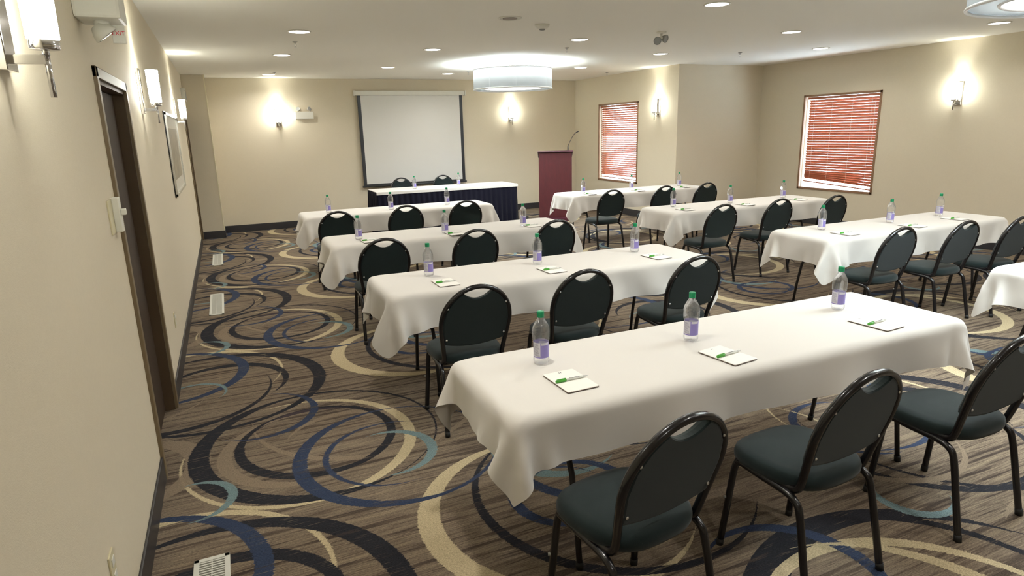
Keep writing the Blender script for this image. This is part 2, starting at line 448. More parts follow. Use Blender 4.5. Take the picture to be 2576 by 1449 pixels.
def window(name, x, w, label):
    r = thing(name, label, None, (x, (w[0]+w[1])/2, w[2]), kind='structure')
    hw, hh = (w[1]-w[0])/2, w[3]-w[2]
    b = B(); t = .035
    for lo, hi in (((-.012, -hw, -0), (.02, -hw+t, hh)), ((-.012, hw-t, 0), (.02, hw, hh)), ((-.012, -hw, 0), (.02, hw, t)), ((-.012, -hw, hh-t), (.02, hw, hh))):
        box(b, lo, hi, bevel=.003)
    tag(obj('window_frame', b, 'winframe', r), kind='structure')
    b = B()
    for lo, hi in (((.07, -hw, 0), (.11, -hw+.03, hh)), ((.07, hw-.03, 0), (.11, hw, hh)), ((.07, -hw, 0), (.11, hw, .03)), ((.07, -hw, hh-.03), (.11, hw, hh)), ((.02, -hw, 0), (.07, -hw+.006, hh)), ((.02, hw-.006, 0), (.07, hw, hh)), ((.02, -hw, 0), (.07, hw, .006)), ((.02, -hw, hh-.006), (.07, hw, hh))):  # thin inner boxes: white reveal lining, added to catch the daylight
        box(b, lo, hi)
    tag(obj('window_sash_lining', b, 'plastic', r), kind='structure')
    b = B(); box(b, (.088, -hw+.02, .02), (.093, hw-.02, hh-.02))
    tag(obj('window_pane', b, 'pane', r), kind='structure')
    return r
window('window_1', XA, WA, 'left window with open slats, behind the front right rows')
window('window_2', XR, WR, 'right window with closed cherry slats')

def blind(x, w, tilt, label, sag, lift, ofs):
    hw, hh = (w[1]-w[0])/2, w[3]-w[2]
    yc = (w[0]+w[1])/2 - ofs
    r = thing('window_blind', label, 'window blind', (x+.034, yc, w[2]), group=None)
    L = hw-.045-ofs
    ztop, zbot = hh-.09, .085
    b = B(); box(b, (-.022, -L-.01, hh-.075), (.022, L+.03, hh-.037), bevel=.004); obj('headrail', b, 'slat', r)
    n = 33; pitch = (ztop-zbot-.02)/n
    b = B(); rnd = random.Random(n+int(x*10))
    for i in range(n):
        z = ztop - .015 - i*pitch
        k = max(0, (i-(n-5))/4)
        lf = lift*k**1.3
        ti = tilt - .13*(i/n-.4) + rnd.uniform(-.006, .006) + (sag if i > n-7 else 0)
        if i == 4 and sag > .2: ti += .5
        ca, sa = math.cos(ti), math.sin(ti)
        dz = rnd.uniform(-.0005, .0005)
        for side in (0,):
            pr = []
            for u, v in ((-.025, 0), (-.012, .002), (.012, .002), (.025, 0), (.012, -.001), (-.012, -.001)):
                pr.append((u*ca - v*sa, u*sa + v*ca))
            ends = []
            for yy, ez in ((-L, 0), (L, lf)):
                ends.append([b.verts.new((px, yy, z+dz+pz+ez)) for px, pz in pr])
            for q in range(6): b.faces.new((ends[0][q], ends[0][(q+1) % 6], ends[1][(q+1) % 6], ends[1][q]))
            b.faces.new(ends[0][::-1]); b.faces.new(ends[1])
    obj('slats', b, 'slat', r)
    b = B(); m = Matrix.Rotation(math.atan2(lift, 2*L), 4, 'X'); m.translation = (0, 0, zbot-.02+lift/2)
    box(b, (-.024, -L, -.009), (.024, L, .009), bevel=.003, mtx=m); obj('bottom_rail', b, 'slat', r)
    for yy in (-L*.82, -L*.3, L*.28, L*.8):
        b = B()
        zb = zbot - .02 + lift*(yy+L)/(2*L)
        tube(b, [(-.027, yy, ztop+.02), (-.027, yy, zb)], .0016, 5); tube(b, [(.027, yy, ztop+.02), (.027, yy, zb)], .0016, 5)
        obj('ladder_cord', b, 'plastic', r)
    b = B(); tube(b, [(-.04, -L+.05, ztop+.02), (-.043, -L+.05, hh*.6), (-.04, -L+.052, hh*.42)], .003, 6)
    tube(b, [(-.04, -L+.052, hh*.42), (-.04, -L+.052, hh*.40)], [.004, .008], 8); obj('pull_cord', b, 'plastic', r)
    return r
blind(XA, WA, math.radians(42), 'wooden slat blind with open slats in the left window', .05, .02, .02)
blind(XR, WR, math.radians(-56.5), 'cherry wood slat blind with crooked bottom rail in the right window', .05, .075, .03)

# ================================================================== CEILING FITTINGS
def down_proto():
    r = thing('recessed_downlight', 'x', 'ceiling light', (0, 0, H))
    b = B(); lathe(b, [(.100, 0), (.118, 0), (.118, -.005), (.108, -.009), (.100, -.006), (.100, 0)], 32); obj('trim_ring', b, 'plastic', r)
    b = B(); lathe(b, [(0, -.005), (.100, -.005), (.100, -.001), (0, -.001)], 32); obj('lens', b, 'down_glow', r)
    ld = bpy.data.lights.new('downlight_lamp', 'AREA'); ld.shape = 'DISK'; ld.size = .16; ld.energy = DOWN_W; ld.color = DOWN_C; ld.spread = math.radians(150)
    l = bpy.data.objects.new('lamp', ld); COL.objects.link(l); l.parent = r; l.location = (0, 0, -.014)
    return r
DL = [  # x, y, label
 (.874, 7.225, 'round downlight nearest the left wall and the camera'),
 (.876, 9.296, 'round downlight in the left row, between its nearest and farthest'),
 (.897, 12.2, 'round downlight above the far left sconce'),
 (2.644, 8.331, 'round downlight left of the drum pendant, the nearer one'),
 (2.618, 10.67, 'round downlight above the left side of the projector screen'),
 (3.960, 11.645, 'round downlight above the right side of the projector screen'),
 (4.092, 7.061, 'round downlight right of the smoke detector'),
 (5.953, 10.23, 'round downlight right of the far drum pendant'),
 (6.085, 8.124, 'round downlight behind the twin head emergency lamp'),
 (4.167, 4.77, 'round downlight at the top edge of the photo, nearest the camera'),
 (6.288, 5.902, 'round downlight above the right window, the nearer of the two'),
 (8.099, 7.039, 'round downlight above the right window, closest to the wall'),
 (8.20, 4.73, 'round downlight under the near drum pendant at the right edge'),
]
dl0 = down_proto(); seal(dl0)
for i, (x, y, lb) in enumerate(DL):
    o = dl0 if i == 0 else dup(dl0, (x, y, H))
    o.location = (x, y, H); o['label'] = lb; o['group'] = 'recessed ceiling downlights'
for x, y, w in ((.87, 4.8, 'left row, just above the photo edge'), (.87, 2.2, 'left row, beside the camera'), (.87, -.6, 'left row, behind the camera'),
    (2.6, 3.4, 'second row over the second left table'), (2.6, .6, 'second row behind the camera'), (6.3, 3.2, 'fourth row near the second right table'),
    (8.2, 2.2, 'right row beyond the right photo edge'), (6.3, .6, 'fourth row behind the camera'), (4.2, .3, 'middle row behind the camera'), (8.2, -.4, 'right row behind the camera')):
    dup(dl0, (x, y, H), None, 'unseen round downlight added for light in the ' + w, 'recessed ceiling downlights')  # all out of view, added to give the room more light

def pendant(x, y, z0, z1, R, label, name='drum_pendant'):
    r = thing(name, label, 'pendant light', (x, y, H), group='white drum pendants')
    b = B(); lathe(b, [(0, 0), (.07, 0), (.07, -.02), (.055, -.028), (0, -.028)], 24); obj('ceiling_canopy', b, 'rod', r)
    b = B(); tube(b, [(0, 0, -.02), (0, 0, z0-H+.05)], .012, 12)
    for a in (0, 2*PI/3, 4*PI/3):
        tube(b, [(0, 0, z1-H-.02), (R*.99*math.cos(a), R*.99*math.sin(a), z1-H-.02)], .004, 6)
    obj('rod', b, 'rod', r)
    b = B(); n = 64
    for k in range(n):
        a0, a1 = 2*PI*k/n, 2*PI*(k+1)/n
        vs = [b.verts.new((R*math.cos(a), R*math.sin(a), z-H)) for a, z in ((a0, z0), (a1, z0), (a1, z1), (a0, z1))]
        b.faces.new(vs).smooth = True
    bmesh.ops.remove_doubles(b, verts=b.verts[:], dist=1e-5)
    o = obj('drum_shade', b, 'shade', r); s = o.modifiers.new('thick', 'SOLIDIFY'); s.thickness = .002
    for a in (-2.6, -1.9, -1.0, .6, 2.0):
        b = B(); tube(b, [((R+.001)*math.cos(a), (R+.001)*math.sin(a), z0-H), ((R+.001)*math.cos(a), (R+.001)*math.sin(a), z1-H)], .002, 6)
        obj('shade_seam', b, 'rod', o)
    for z in (z0, z1):
        b = B(); tube(b, [((R)*math.cos(2*PI*k/64), (R)*math.sin(2*PI*k/64), z-H) for k in range(64)], .011, 8, closed=True)
        obj('shade_rim', b, 'rod', r)
    b = B(); q = R*.74
    lathe(b, [(0, z0-H+.012), (q, z0-H+.012), (q, z0-H+.018), (0, z0-H+.018)], 48); obj('diffuser', b, 'diffuser', r)
    b = B(); tube(b, [(q*math.cos(2*PI*k/64), q*math.sin(2*PI*k/64), z0-H+.015) for k in range(64)], .012, 8, closed=True); obj('diffuser_ring', b, 'rod', r)
    b = B(); lathe(b, [(q, z0-H+.013), (R-.004, z0-H+.013), (R-.004, z0-H+.017), (q, z0-H+.017), (q, z0-H+.013)], 64); obj('bottom_ring', b, 'shade', r)
    # lamps: the bulbs inside throw light up through the open top and down through the diffuser
    for sgn, e in ((1, PEND_W), (-1, PEND_W*.045)):
        ld = bpy.data.lights.new('pendant_lamp', 'AREA'); ld.shape = 'DISK'; ld.size = R*1.5 if sgn > 0 else R*1.4
        ld.energy = e; ld.color = PEND_C; ld.spread = math.radians(180 if sgn > 0 else 150)
        l = bpy.data.objects.new('lamp', ld); COL.objects.link(l); l.parent = r
        l.location = (0, 0, z1-H-.055 if sgn > 0 else z0-H-.004)
        if sgn > 0: l.rotation_euler = (PI, 0, 0)
    ld = bpy.data.lights.new('pendant_bulb', 'POINT'); ld.energy = PEND_W*.03; ld.color = PEND_C; ld.shadow_soft_size = .12
    l = bpy.data.objects.new('lamp', ld); COL.objects.link(l); l.parent = r; l.location = (0, 0, (z0+z1)/2-H+.02)
    return r
pendant(4.44, 9.81, 2.385, 2.69, .636, 'white drum pendant hanging in front of the projector wall')
pendant(4.66, 2.16, 2.385, 2.69, .636, 'white drum pendant cut off at the top right corner')

b = B(); lathe(b, [(0, 0), (.115, 0), (.115, -.006), (.098, -.010), (.094, -.004), (0, -.008)], 32)
r = thing('ceiling_speaker', 'flat round white speaker grille in the ceiling near the smoke detector', 'speaker', (2.663, 5.913, H))
obj('rim', b, 'plastic', r)
b = B(); lathe(b, [(0, -.012), (.05, -.0115), (.070, -.0095), (.070, -.003), (0, -.003)], 32); obj('grille', b, mat('speaker_mesh', srgb(150, 140, 130), .6, noise=(300, .3)), r)
r = thing('smoke_detector', 'white round smoke detector with dark nub on the ceiling', 'smoke detector', (3.149, 6.192, H))
b = B(); lathe(b, [(0, 0), (.075, 0), (.075, -.012), (.06, -.03), (.035, -.042), (0, -.045)], 32); obj('housing', b, 'plastic', r)
b = B(); lathe(b, [(0, -.038), (.03, -.038), (.03, -.05), (.018, -.056), (0, -.056)], 24); obj('sensor_chamber', b, 'greyplastic', r)

def sprinkler_proto():
    r = thing('sprinkler_head', 'x', 'sprinkler', (0, 0, H))
    b = B(); lathe(b, [(0, 0), (.03, 0), (.028, -.006), (.012, -.010), (0, -.010)], 20); obj('escutcheon', b, 'greyplastic', r)
    b = B(); tube(b, [(0, 0, -.008), (0, 0, -.03)], .007, 10)
    tube(b, [(-.012, 0, -.025), (-.014, 0, -.04), (0, 0, -.055), (.014, 0, -.04), (.012, 0, -.025)], .002, 6)
    lathe(b, [(0, -.056), (.015, -.056), (.015, -.058), (0, -.058)], 16); obj('deflector', b, 'bolt', r)
    return r
sp0 = seal(sprinkler_proto())
for i, (x, y, lb) in enumerate([(.911, 8.004, 'small sprinkler below the nearest left downlight'), (.962, 11.797, 'small sprinkler beside the farthest left downlight'),
    (4.33, 7.806, 'small sprinkler just above the far pendant, right of it'), (7.246, 7.742, 'small sprinkler above the recessed wall at right'),
    (6.993, 11.011, 'small sprinkler above the left window'), (4.207, 11.219, 'small sprinkler left of the drum pendant near the screen')]):
    o = sp0 if i == 0 else dup(sp0, (x, y, H))
    o.location = (x, y, H); o['label'] = lb; o['group'] = 'ceiling sprinklers'

def lamp_head(bm, ctr, d, R=.05, mi=0, ml=1):
    d = Vector(d).normalized(); q = d.to_track_quat('Z', 'Y').to_matrix().to_4x4(); q.translation = Vector(ctr)
    n0 = len(bm.verts); bm.verts.ensure_lookup_table()
    lathe(bm, [(0, -.055), (R*.55, -.05), (R*.9, -.02), (R, 0), (R*.92, .004)], 20, mi)
    lathe(bm, [(0, .006), (R*.5, .005), (R*.9, .001)], 20, ml)
    bm.verts.ensure_lookup_table(); xf(bm, bm.verts[n0:], q)
# twin-head remote on the ceiling
r = thing('emergency_light', 'clear twin head emergency lamp hanging from the ceiling', 'emergency light', (4.716, 6.294, H), group='emergency lights')
b = B(); lathe(b, [(0, 0), (.055, 0), (.055, -.012), (.03, -.02), (0, -.02)], 24); tube(b, [(0, 0, -.015), (0, 0, -.07)], .012, 10)
tube(b, [(-.055, 0, -.075), (.055, 0, -.06)], .010, 10); obj('ceiling_bracket', b, 'plastic', r)
for s, z in ((-1, -.10), (1, -.075)):
    b = B(); lamp_head(b, (s*.058, -.01, z), (s*.35, -.9, -.3), .045); obj('lamp_head', b, ['greyplastic', 'lensclear'], r)
# emergency unit on far wall
r = thing('emergency_light', 'white wall emergency light with two heads, left of the screen', 'emergency light', (1.507, YF, 2.045), group='emergency lights')
b = B(); box(b, (-.165, -.075, 0), (.165, 0, .135), bevel=.008); obj('housing', b, 'plastic', r)
for s in (-1, 1):
    b = B(); tube(b, [(s*.105, -.04, .13), (s*.105, -.04, .155)], .01, 8); lamp_head(b, (s*.105, -.045, .185), (s*.5, -.75, .25), .042); obj('lamp_head', b, ['plastic', 'lensclear'], r)
# near left wall combination unit
r = thing('emergency_light', 'white emergency light box high over the left door, cut by the photo edge', 'emergency light', (XL, 3.36, 2.235), group='emergency lights')
b = B(); box(b, (0, -.1, 0), (.17, .12, .26), bevel=.012); obj('housing', b, 'plastic', r)
b = B(); tube(b, [(.085, .0, .01), (.085, .0, -.03)], .03, 14); lamp_head(b, (.095, .0, -.055), (.55, .1, -.7), .05); obj('lamp_head', b, ['plastic', 'lensclear'], r)
b = B(); box(b, (.115, .008, -.085), (.165, .016, -.01), bevel=.002); sp = obj('sign_panel', b, 'plastic', r); sp['label'] = 'small flag panel with red EXIT lettering'
def text_mesh(name, s, size, m, parent, loc, rotm, extrude=.0006):
    cu = bpy.data.curves.new(name, 'FONT'); cu.body = s; cu.size = size; cu.extrude = extrude; cu.align_x = 'CENTER'; cu.align_y = 'CENTER'
    t = bpy.data.objects.new(name, cu); COL.objects.link(t)
    bpy.context.view_layer.update()
    me = bpy.data.meshes.new_from_object(t.evaluated_get(bpy.context.evaluated_depsgraph_get()))
    COL.objects.unlink(t); bpy.data.objects.remove(t)
    me.materials.clear(); me.materials.append(M[m])
    o = bpy.data.objects.new(name, me); COL.objects.link(o); o.parent = parent; o.location = loc; o.rotation_euler = rotm
    return o
text_mesh('exit_lettering', 'EXIT', .024, 'sign_red', sp, (.14, .0072, -.045), (PI/2, 0, 0))
# small box above the far left door
r = thing('exit_sign', 'pale box above the door at the far end of the left wall', 'exit sign', (XL, 12.0, 2.33))
b = B(); box(b, (0, -.16, 0), (.06, .16, .2), bevel=.006); obj('housing', b, 'plastic', r)
b = B(); box(b, (.06, -.13, .025), (.063, .13, .175)); obj('face_panel', b, 'greyplastic', r)

# ================================================================== SCONCES
def sconce_proto():
    """local: wall at y=0, room towards -y, z=0 at bottom of the back plate"""
    r = thing('wall_sconce', 'x', 'wall sconce', (0, 0, 0))
    b = B(); box(b, (-.048, -.022, 0), (.048, 0, .31), bevel=.003); obj('back_plate', b, 'chrome', r)
    ax = -.098
    b = B(); box(b, (-.012, ax, .018), (.012, -.02, .042), bevel=.002); tube(b, [(0, ax, .04), (0, ax, .062)], .009, 12); obj('arm', b, 'chrome', r)
    b = B(); tube(b, [(0, ax, .05), (0, ax, .0), (0, ax, -.065)], .0075, 12); obj('drop_rod', b, 'chrome', r)
    b = B(); lathe(b, [(0, .055), (.033, .055), (.035, .058), (.035, .082), (.031, .082), (.031, .062), (0, .062)], 28, ctr=(0, ax, 0)); obj('cup', b, 'chrome', r)
    b = B(); lathe(b, [(.0340, .078), (.037, .082), (.040, .30), (.037, .30), (.034, .084), (.0340, .078)], 32, ctr=(0, ax, 0)); g = obj('glass_shade', b, 'shade_glow', r)
    ld = bpy.data.lights.new('sconce_lamp', 'POINT'); ld.energy = SCONCE_W; ld.color = SCONCE_C; ld.shadow_soft_size = .02
    l = bpy.data.objects.new('lamp', ld); COL.objects.link(l); l.parent = r; l.location = (0, ax, .21)
    return r
sc0 = seal(sconce_proto())
ZS = 1.92
for i, (x, y, rz, lb) in enumerate([
    (XL, 2.10, PI/2, 'chrome wall sconce at the top left corner, nearest the camera'),
    (XL, 5.38, PI/2, 'chrome wall sconce on the left wall past the first door'),
    (XL, 9.30, PI/2, 'chrome wall sconce farthest along the left wall'),
    (1.04, YF, 0, 'chrome wall sconce left of the emergency light on the far wall'),
    (5.80, YF, 0, 'chrome wall sconce under the drum pendant on the far wall'),
    (XA, 9.90, -PI/2, 'chrome wall sconce right of the left window'),
    (XR, 5.77, -PI/2, 'chrome wall sconce right of the right window')]):
    o = sc0 if i == 0 else dup(sc0, (x, y, ZS), rz)
    o.location = (x, y, ZS); o.rotation_euler = (0, 0, rz); o['label'] = lb; o['group'] = 'lit wall sconces'

# ================================================================== LEFT WALL DETAILS
r = thing('light_switch', 'cream wall switch plate with raised slide, left of the door', 'light switch', (XL, 3.35, 1.41))
b = B(); box(b, (0, -.105, -.075), (.006, .0, .075), bevel=.002); obj('cover_plate', b, 'ivory', r)
b = B(); box(b, (.006, -.012, -.075), (.034, .045, .08), bevel=.004); box(b, (0, -.010, -.073), (.01, .043, .078)); obj('control_box', b, 'plastic', r)
b = B(); box(b, (.034, .0, .0), (.055, .03, .028), bevel=.004); obj('knob', b, 'plastic', r)
def outlet(y, z, lb):
    r = thing('wall_outlet', lb, 'outlet', (XL, y, z), group='left wall outlets')
    b = B(); box(b, (0, -.036, -.058), (.006, .036, .058), bevel=.002); obj('cover_plate', b, 'ivory', r)
    for s in (-1, 1):
        b = B(); box(b, (.006, -.017, s*.026-.014), (.009, .017, s*.026+.014), bevel=.001); obj('socket', b, 'plastic', r)
outlet(2.15, .40, 'ivory wall outlet low on the near left wall')
outlet(5.30, .40, 'ivory wall outlet low on the wall past the left door')
r = thing('framed_picture', 'large thin framed picture on the left wall between two sconces', 'picture', (XL, 8.15, 1.17))
b = B(); hw, hh, t = .86, .83, .025
for lo, hi in (((0, -hw, 0), (.028, -hw+t, hh)), ((0, hw-t, 0), (.028, hw, hh)), ((0, -hw, 0), (.028, hw, t)), ((0, -hw, hh-t), (.028, hw, hh))): box(b, lo, hi, bevel=.002)
obj('frame', b, 'silver', r)
b = B()
for lo, hi in (((.001, -hw-.01, -.01), (.012, -hw, hh+.01)), ((.001, hw, -.01), (.012, hw+.01, hh+.01)), ((.001, -hw-.01, -.01), (.012, hw+.01, 0)), ((.001, -hw-.01, hh), (.012, hw+.01, hh+.01))): box(b, lo, hi)
obj('outer_lip', b, 'picframe', r)
b = B(); box(b, (.002, -hw+t, t), (.012, hw-t, hh-t)); obj('mat_board', b, 'picmat', r)
b = B(); box(b, (.012, -hw+.2, .15), (.014, hw-.2, hh-.15)); obj('print', b, 'picart', r)

# floor registers
def register(y0, y1, lb, x0=-.318, x1=-.178):
    r = thing('floor_vent', lb, 'floor vent', ((x0+x1)/2, (y0+y1)/2, 0), group='floor vents along the left wall')
    w, l = (x1-x0)/2, (y1-y0)/2
    b = B(); z = .008; t = .022
    for lo, hi in (((-w, -l, 0), (-w+t, l, z)), ((w-t, -l, 0), (w, l, z)), ((-w, -l, 0), (w, -l+t, z)), ((-w, l-t, 0), (w, l, z))): box(b, lo, hi, bevel=.002)
    obj('frame', b, 'ventmetal', r)
    b = B(); box(b, (-w+.01, -l+.01, 0), (w-.01, l-.01, .002)); obj('duct_shade_sheet', b, 'ventshade', r)  # dark sheet on the floor; shade inside the duct is put into its colour
    b = B(); n = int((2*l-2*t)/.016)
    for i in range(n):
        yy = -l+t+(i+.5)*(2*l-2*t)/n
        box(b, (-w+t, yy-.0035, .002), (w-t, yy+.0035, .0075))
    box(b, (-.002, -l+t, .002), (.002, l-t, .008))
    obj('louvers', b, 'ventmetal', r)
register(1.80, 2.68, 'metal floor vent at the bottom edge, nearest the camera')
register(6.85, 7.81, 'metal floor vent in the middle of the left aisle')
register(9.65, 10.59, 'metal floor vent farthest down the left aisle')

# ================================================================== PROJECTOR SCREEN, LECTERN
r = thing('projector_screen', 'white pull-down projector screen with black border on the far wall', 'projector screen', (3.60, YF-.025, .70))
b = B(); box(b, (-1.13, -.10, 1.765), (1.12, -.005, 1.855), bevel=.02, seg=3); hs = obj('housing', b, 'plastic', r)
for s in (-1, 1):
    b = B(); box(b, (s*1.135-.012, -.105, 1.76), (s*1.135+.012, 0, 1.86), bevel=.004); obj('end_cap', b, 'plastic', hs)
b = B(); box(b, (-1.085, -.058, .02), (1.075, -.055, 1.78)); obj('black_border', b, 'black', r)
b = B(); box(b, (-1.02, -.0595, .06), (1.01, -.058, 1.78)); obj('viewing_surface', b, 'screen', r)
b = B(); tube(b, [(-1.11, -.057, .012), (1.10, -.057, .012)], .016, 10)
obj('weight_bar', b, 'black', r)
b = B(); tube(b, [(-.02, -.075, .0), (0, -.085, -.03), (.02, -.075, .0)], .004, 6); obj('pull_loop', b, 'black', r)

r = thing('lectern', 'tall burgundy wooden lectern beside the head table', 'lectern', (5.90, 11.12, 0), -.48)
b = B(); box(b, (-.315, -.22, .06), (.315, -.195, 1.30), bevel=.003); obj('front_panel', b, 'burgundy', r)
for s in (-1, 1):
    b = B(); box(b, (s*.305-.012, -.195, .06), (s*.305+.012, .20, 1.22), bevel=.003)
    obj('side_panel', b, 'burgundy', r)
b = B(); n = 14
poly = [(-.34, .22)] + [(-.34+.68*k/n, -.24-.15*math.sin(PI*k/n)) for k in range(n+1)] + [(.34, .22)]
prism(b, poly, 0, .06); obj('base', b, 'burgundy_top', r)
b = B(); m = Matrix.Rotation(math.radians(-14), 4, 'X'); m.translation = (0, -.02, 1.27)
box(b, (-.335, -.25, -.012), (.335, .27, .012), bevel=.004, mtx=m); obj('reading_top', b, 'burgundy_top', r)
b = B(); box(b, (-.295, -.19, .62), (.295, .19, .64)); obj('shelf', b, 'burgundy', r)
r = thing('gooseneck_microphone', 'thin gooseneck microphone rising from the burgundy lectern', 'microphone', (6.19, 11.13, 1.285))
b = B(); tube(b, [(0, 0, 0), (0, 0, .12)], .012, 10); obj('stem_base', b, 'micblack', r)
b = B(); tube(b, [(0, 0, .11), (.01, 0, .15), (.05, 0, .22), (.10, 0, .30), (.135, 0, .345), (.18, 0, .375)], .006, 8); obj('gooseneck', b, 'micblack', r)
b = B(); tube(b, [(.17, 0, .37), (.235, 0, .402)], [.009, .012], 10); obj('microphone_capsule', b, 'micblack', r)

# ================================================================== TABLECLOTHS (a small drape simulation on a grid)
def drape(lx, ly, top, ovx0, ovx1, ovy0, ovy1, steps=150, iters=10, seed=1, h=.03):
    rs = np.random.RandomState(seed)
    nx = int(round((lx+ovx0+ovx1)/h))+1; ny = int(round((ly+ovy0+ovy1)/h))+1
    X = np.linspace(-lx/2-ovx0, lx/2+ovx1, nx); Y = np.linspace(-ly/2-ovy0, ly/2+ovy1, ny)
    gx, gy = X[1]-X[0], Y[1]-Y[0]
    P = np.zeros((nx, ny, 3)); P[..., 0] = X[:, None]; P[..., 1] = Y[None]; P[..., 2] = top+.004
    ox = np.maximum(np.abs(P[..., 0])-lx/2, 0); oy = np.maximum(np.abs(P[..., 1])-ly/2, 0)
    P[..., 2] -= .35*(ox+oy); P[..., 0] -= np.sign(P[..., 0])*ox*.12; P[..., 1] -= np.sign(P[..., 1])*oy*.12
    P += rs.normal(0, .0012, P.shape)
    low = rs.normal(0, 1, (9, 5))
    V = np.zeros_like(P); dt = 1/60.
    hx, hy, hz, rr = lx/2, ly/2, .22, .014
    gd = math.hypot(gx, gy)
    cons = []
    def sl(a, b, rest, w): cons.append((a, b, rest, w))
    S = slice
    for o in (0, 1):
        ex = (nx-1-o)//2*2
        sl((S(o, o+ex, 2), S(None)), (S(o+1, o+1+ex, 2), S(None)), gx, 1.)
        ey = (ny-1-o)//2*2
        sl((S(None), S(o, o+ey, 2)), (S(None), S(o+1, o+1+ey, 2)), gy, 1.)
        for q in (0, 1):
            if q == 0: sl((S(o, o+ex, 2), S(0, ny-1)), (S(o+1, o+1+ex, 2), S(1, ny)), gd, .25)
            else: sl((S(o, o+ex, 2), S(1, ny)), (S(o+1, o+1+ex, 2), S(0, ny-1)), gd, .25)
    for o in range(4):
        ex = (nx-2-o+3)//4*4
        ax = np.arange(o, nx-2, 4)
        if len(ax): sl((S(ax[0], ax[-1]+1, 4), S(None)), (S(ax[0]+2, ax[-1]+3, 4), S(None)), 2*gx, .12)
        ay = np.arange(o, ny-2, 4)
        if len(ay): sl((S(None), S(ay[0], ay[-1]+1, 4)), (S(None), S(ay[0]+2, ay[-1]+3, 4)), 2*gy, .12)
    half = np.array([hx-rr, hy-rr, hz-rr]); c = np.array([0, 0, top-hz])
    for st in range(steps):
        V[..., 2] -= 9.8*dt; V *= .985 if st < steps*.6 else .93
        Q = P + V*dt
        for it in range(iters):
            for a, b_, rest, w in cons:
                d = Q[b_]-Q[a]; L = np.sqrt((d*d).sum(-1))+1e-9
                f = (L-rest)/L*(.5*w)
                d *= f[..., None]; Q[a] += d; Q[b_] -= d
            # collide with the rounded table board
            r_ = Q-c; q = np.abs(r_)-half; qm = np.maximum(q, 0); L = np.sqrt((qm*qm).sum(-1))
            ins = q.max(-1); dist = L+np.minimum(ins, 0)-rr-.003
            hit = dist < 0
            if hit.any():
                g = np.where((L > 1e-9)[..., None], qm/(L[..., None]+1e-9), (q == ins[..., None]).astype(float))
                g *= np.where(r_ >= 0, 1, -1)
                Q = np.where(hit[..., None], Q-g*dist[..., None], Q)
        V = (Q-P)/dt
        fr = hit & (np.abs(Q[..., 2]-top) < .01)
        V[fr, :2] *= .2
        sp = np.sqrt((V*V).sum(-1, keepdims=True)); V *= np.minimum(1, 1.6/(sp+1e-9))
        P = Q
    P[..., 2] = np.maximum(P[..., 2], .01)
    # soft slanting folds in the hanging sides
    t = np.clip((top-.02-P[..., 2])/.2, 0, 1)
    def folds(u, z, k):
        f = 0
        for q in range(5):
            w_, ph, sk = rs.uniform(5, 17), rs.uniform(0, 6.28), rs.uniform(-9, 9)
            f = f + rs.uniform(.5, 1)*np.sin(w_*u+sk*z+ph)
        return k*np.clip(f, -1.6, 2.2)
    fy = folds(P[..., 0], P[..., 2], .012); fx = folds(P[..., 1], P[..., 2], .010)
    oy = (np.abs(P[..., 1]) > ly/2-.01); ox = (np.abs(P[..., 0]) > lx/2-.01)
    P[..., 1] += np.where(oy & ~ox, np.sign(P[..., 1])*(fy+.010)*t, 0)
    P[..., 0] += np.where(ox & ~oy, np.sign(P[..., 0])*(fx+.006)*t, 0)
    return P
def cloth_mesh(name, P, m='cloth'):
    nx, ny = P.shape[:2]
    idx = np.arange(nx*ny).reshape(nx, ny)
    f = np.stack([idx[:-1, :-1], idx[1:, :-1], idx[1:, 1:], idx[:-1, 1:]], -1).reshape(-1, 4)
    me = bpy.data.meshes.new(name); me.from_pydata(P.reshape(-1, 3).tolist(), [], f.tolist())
    me.materials.append(M[m]); me.polygons.foreach_set('use_smooth', [True]*len(me.polygons)); me.update()
    return me
CL = [cloth_mesh('tablecloth', drape(TL, TW, ZT-.006, .13, .17, .18, .19, seed=3)),
      cloth_mesh('tablecloth', drape(TL, TW, ZT-.006, .17, .20, .20, .17, seed=5))]

def leg_frame_proto():
    b = B()
    for s in (-1, 1):
        tube(b, [(0, s*.11, .70), (0, s*.12, .60), (.0, s*.17, .50), (0, s*.215, .40), (0, s*.25, .2), (0, s*.275, .012)], .0125, 10)
    return b
def table_proto():
    r = thing('folding_table', 'x', 'table', (0, 0, 0))
    b = B(); box(b, (-TL/2+.03, -TW/2+.03, ZT-.05), (TL/2-.03, TW/2-.03, ZT-.022), bevel=.006); obj('table_top', b, 'board', r)
    for sx in (-1, 1):
        for s in (-1, 1):
            b = B(); x = sx*.96
            tube(b, [(x, s*.11, .71), (x, s*.12, .60), (x, s*.165, .50), (x, s*.21, .40), (x, s*.25, .2), (x, s*.275, .012)], .0125, 10)
            lg = obj('leg', b, 'legmetal', r)
            b = B(); tube(b, [(x, s*.273, .03), (x, s*.277, 0)], .016, 10); obj('foot_cap', b, 'rubber', lg)
        b = B(); tube(b, [(sx*.96, -.19, .45), (sx*.96, .19, .45)], .010, 8); tube(b, [(sx*.96, -.13, .58), (sx*.96, .13, .58)], .010, 8)
        tube(b, [(sx*.96, 0, .58), (sx*.60, 0, .70)], .008, 8)
        obj('leg_brace', b, 'legmetal', r)
    return r
tb0 = seal(table_proto())
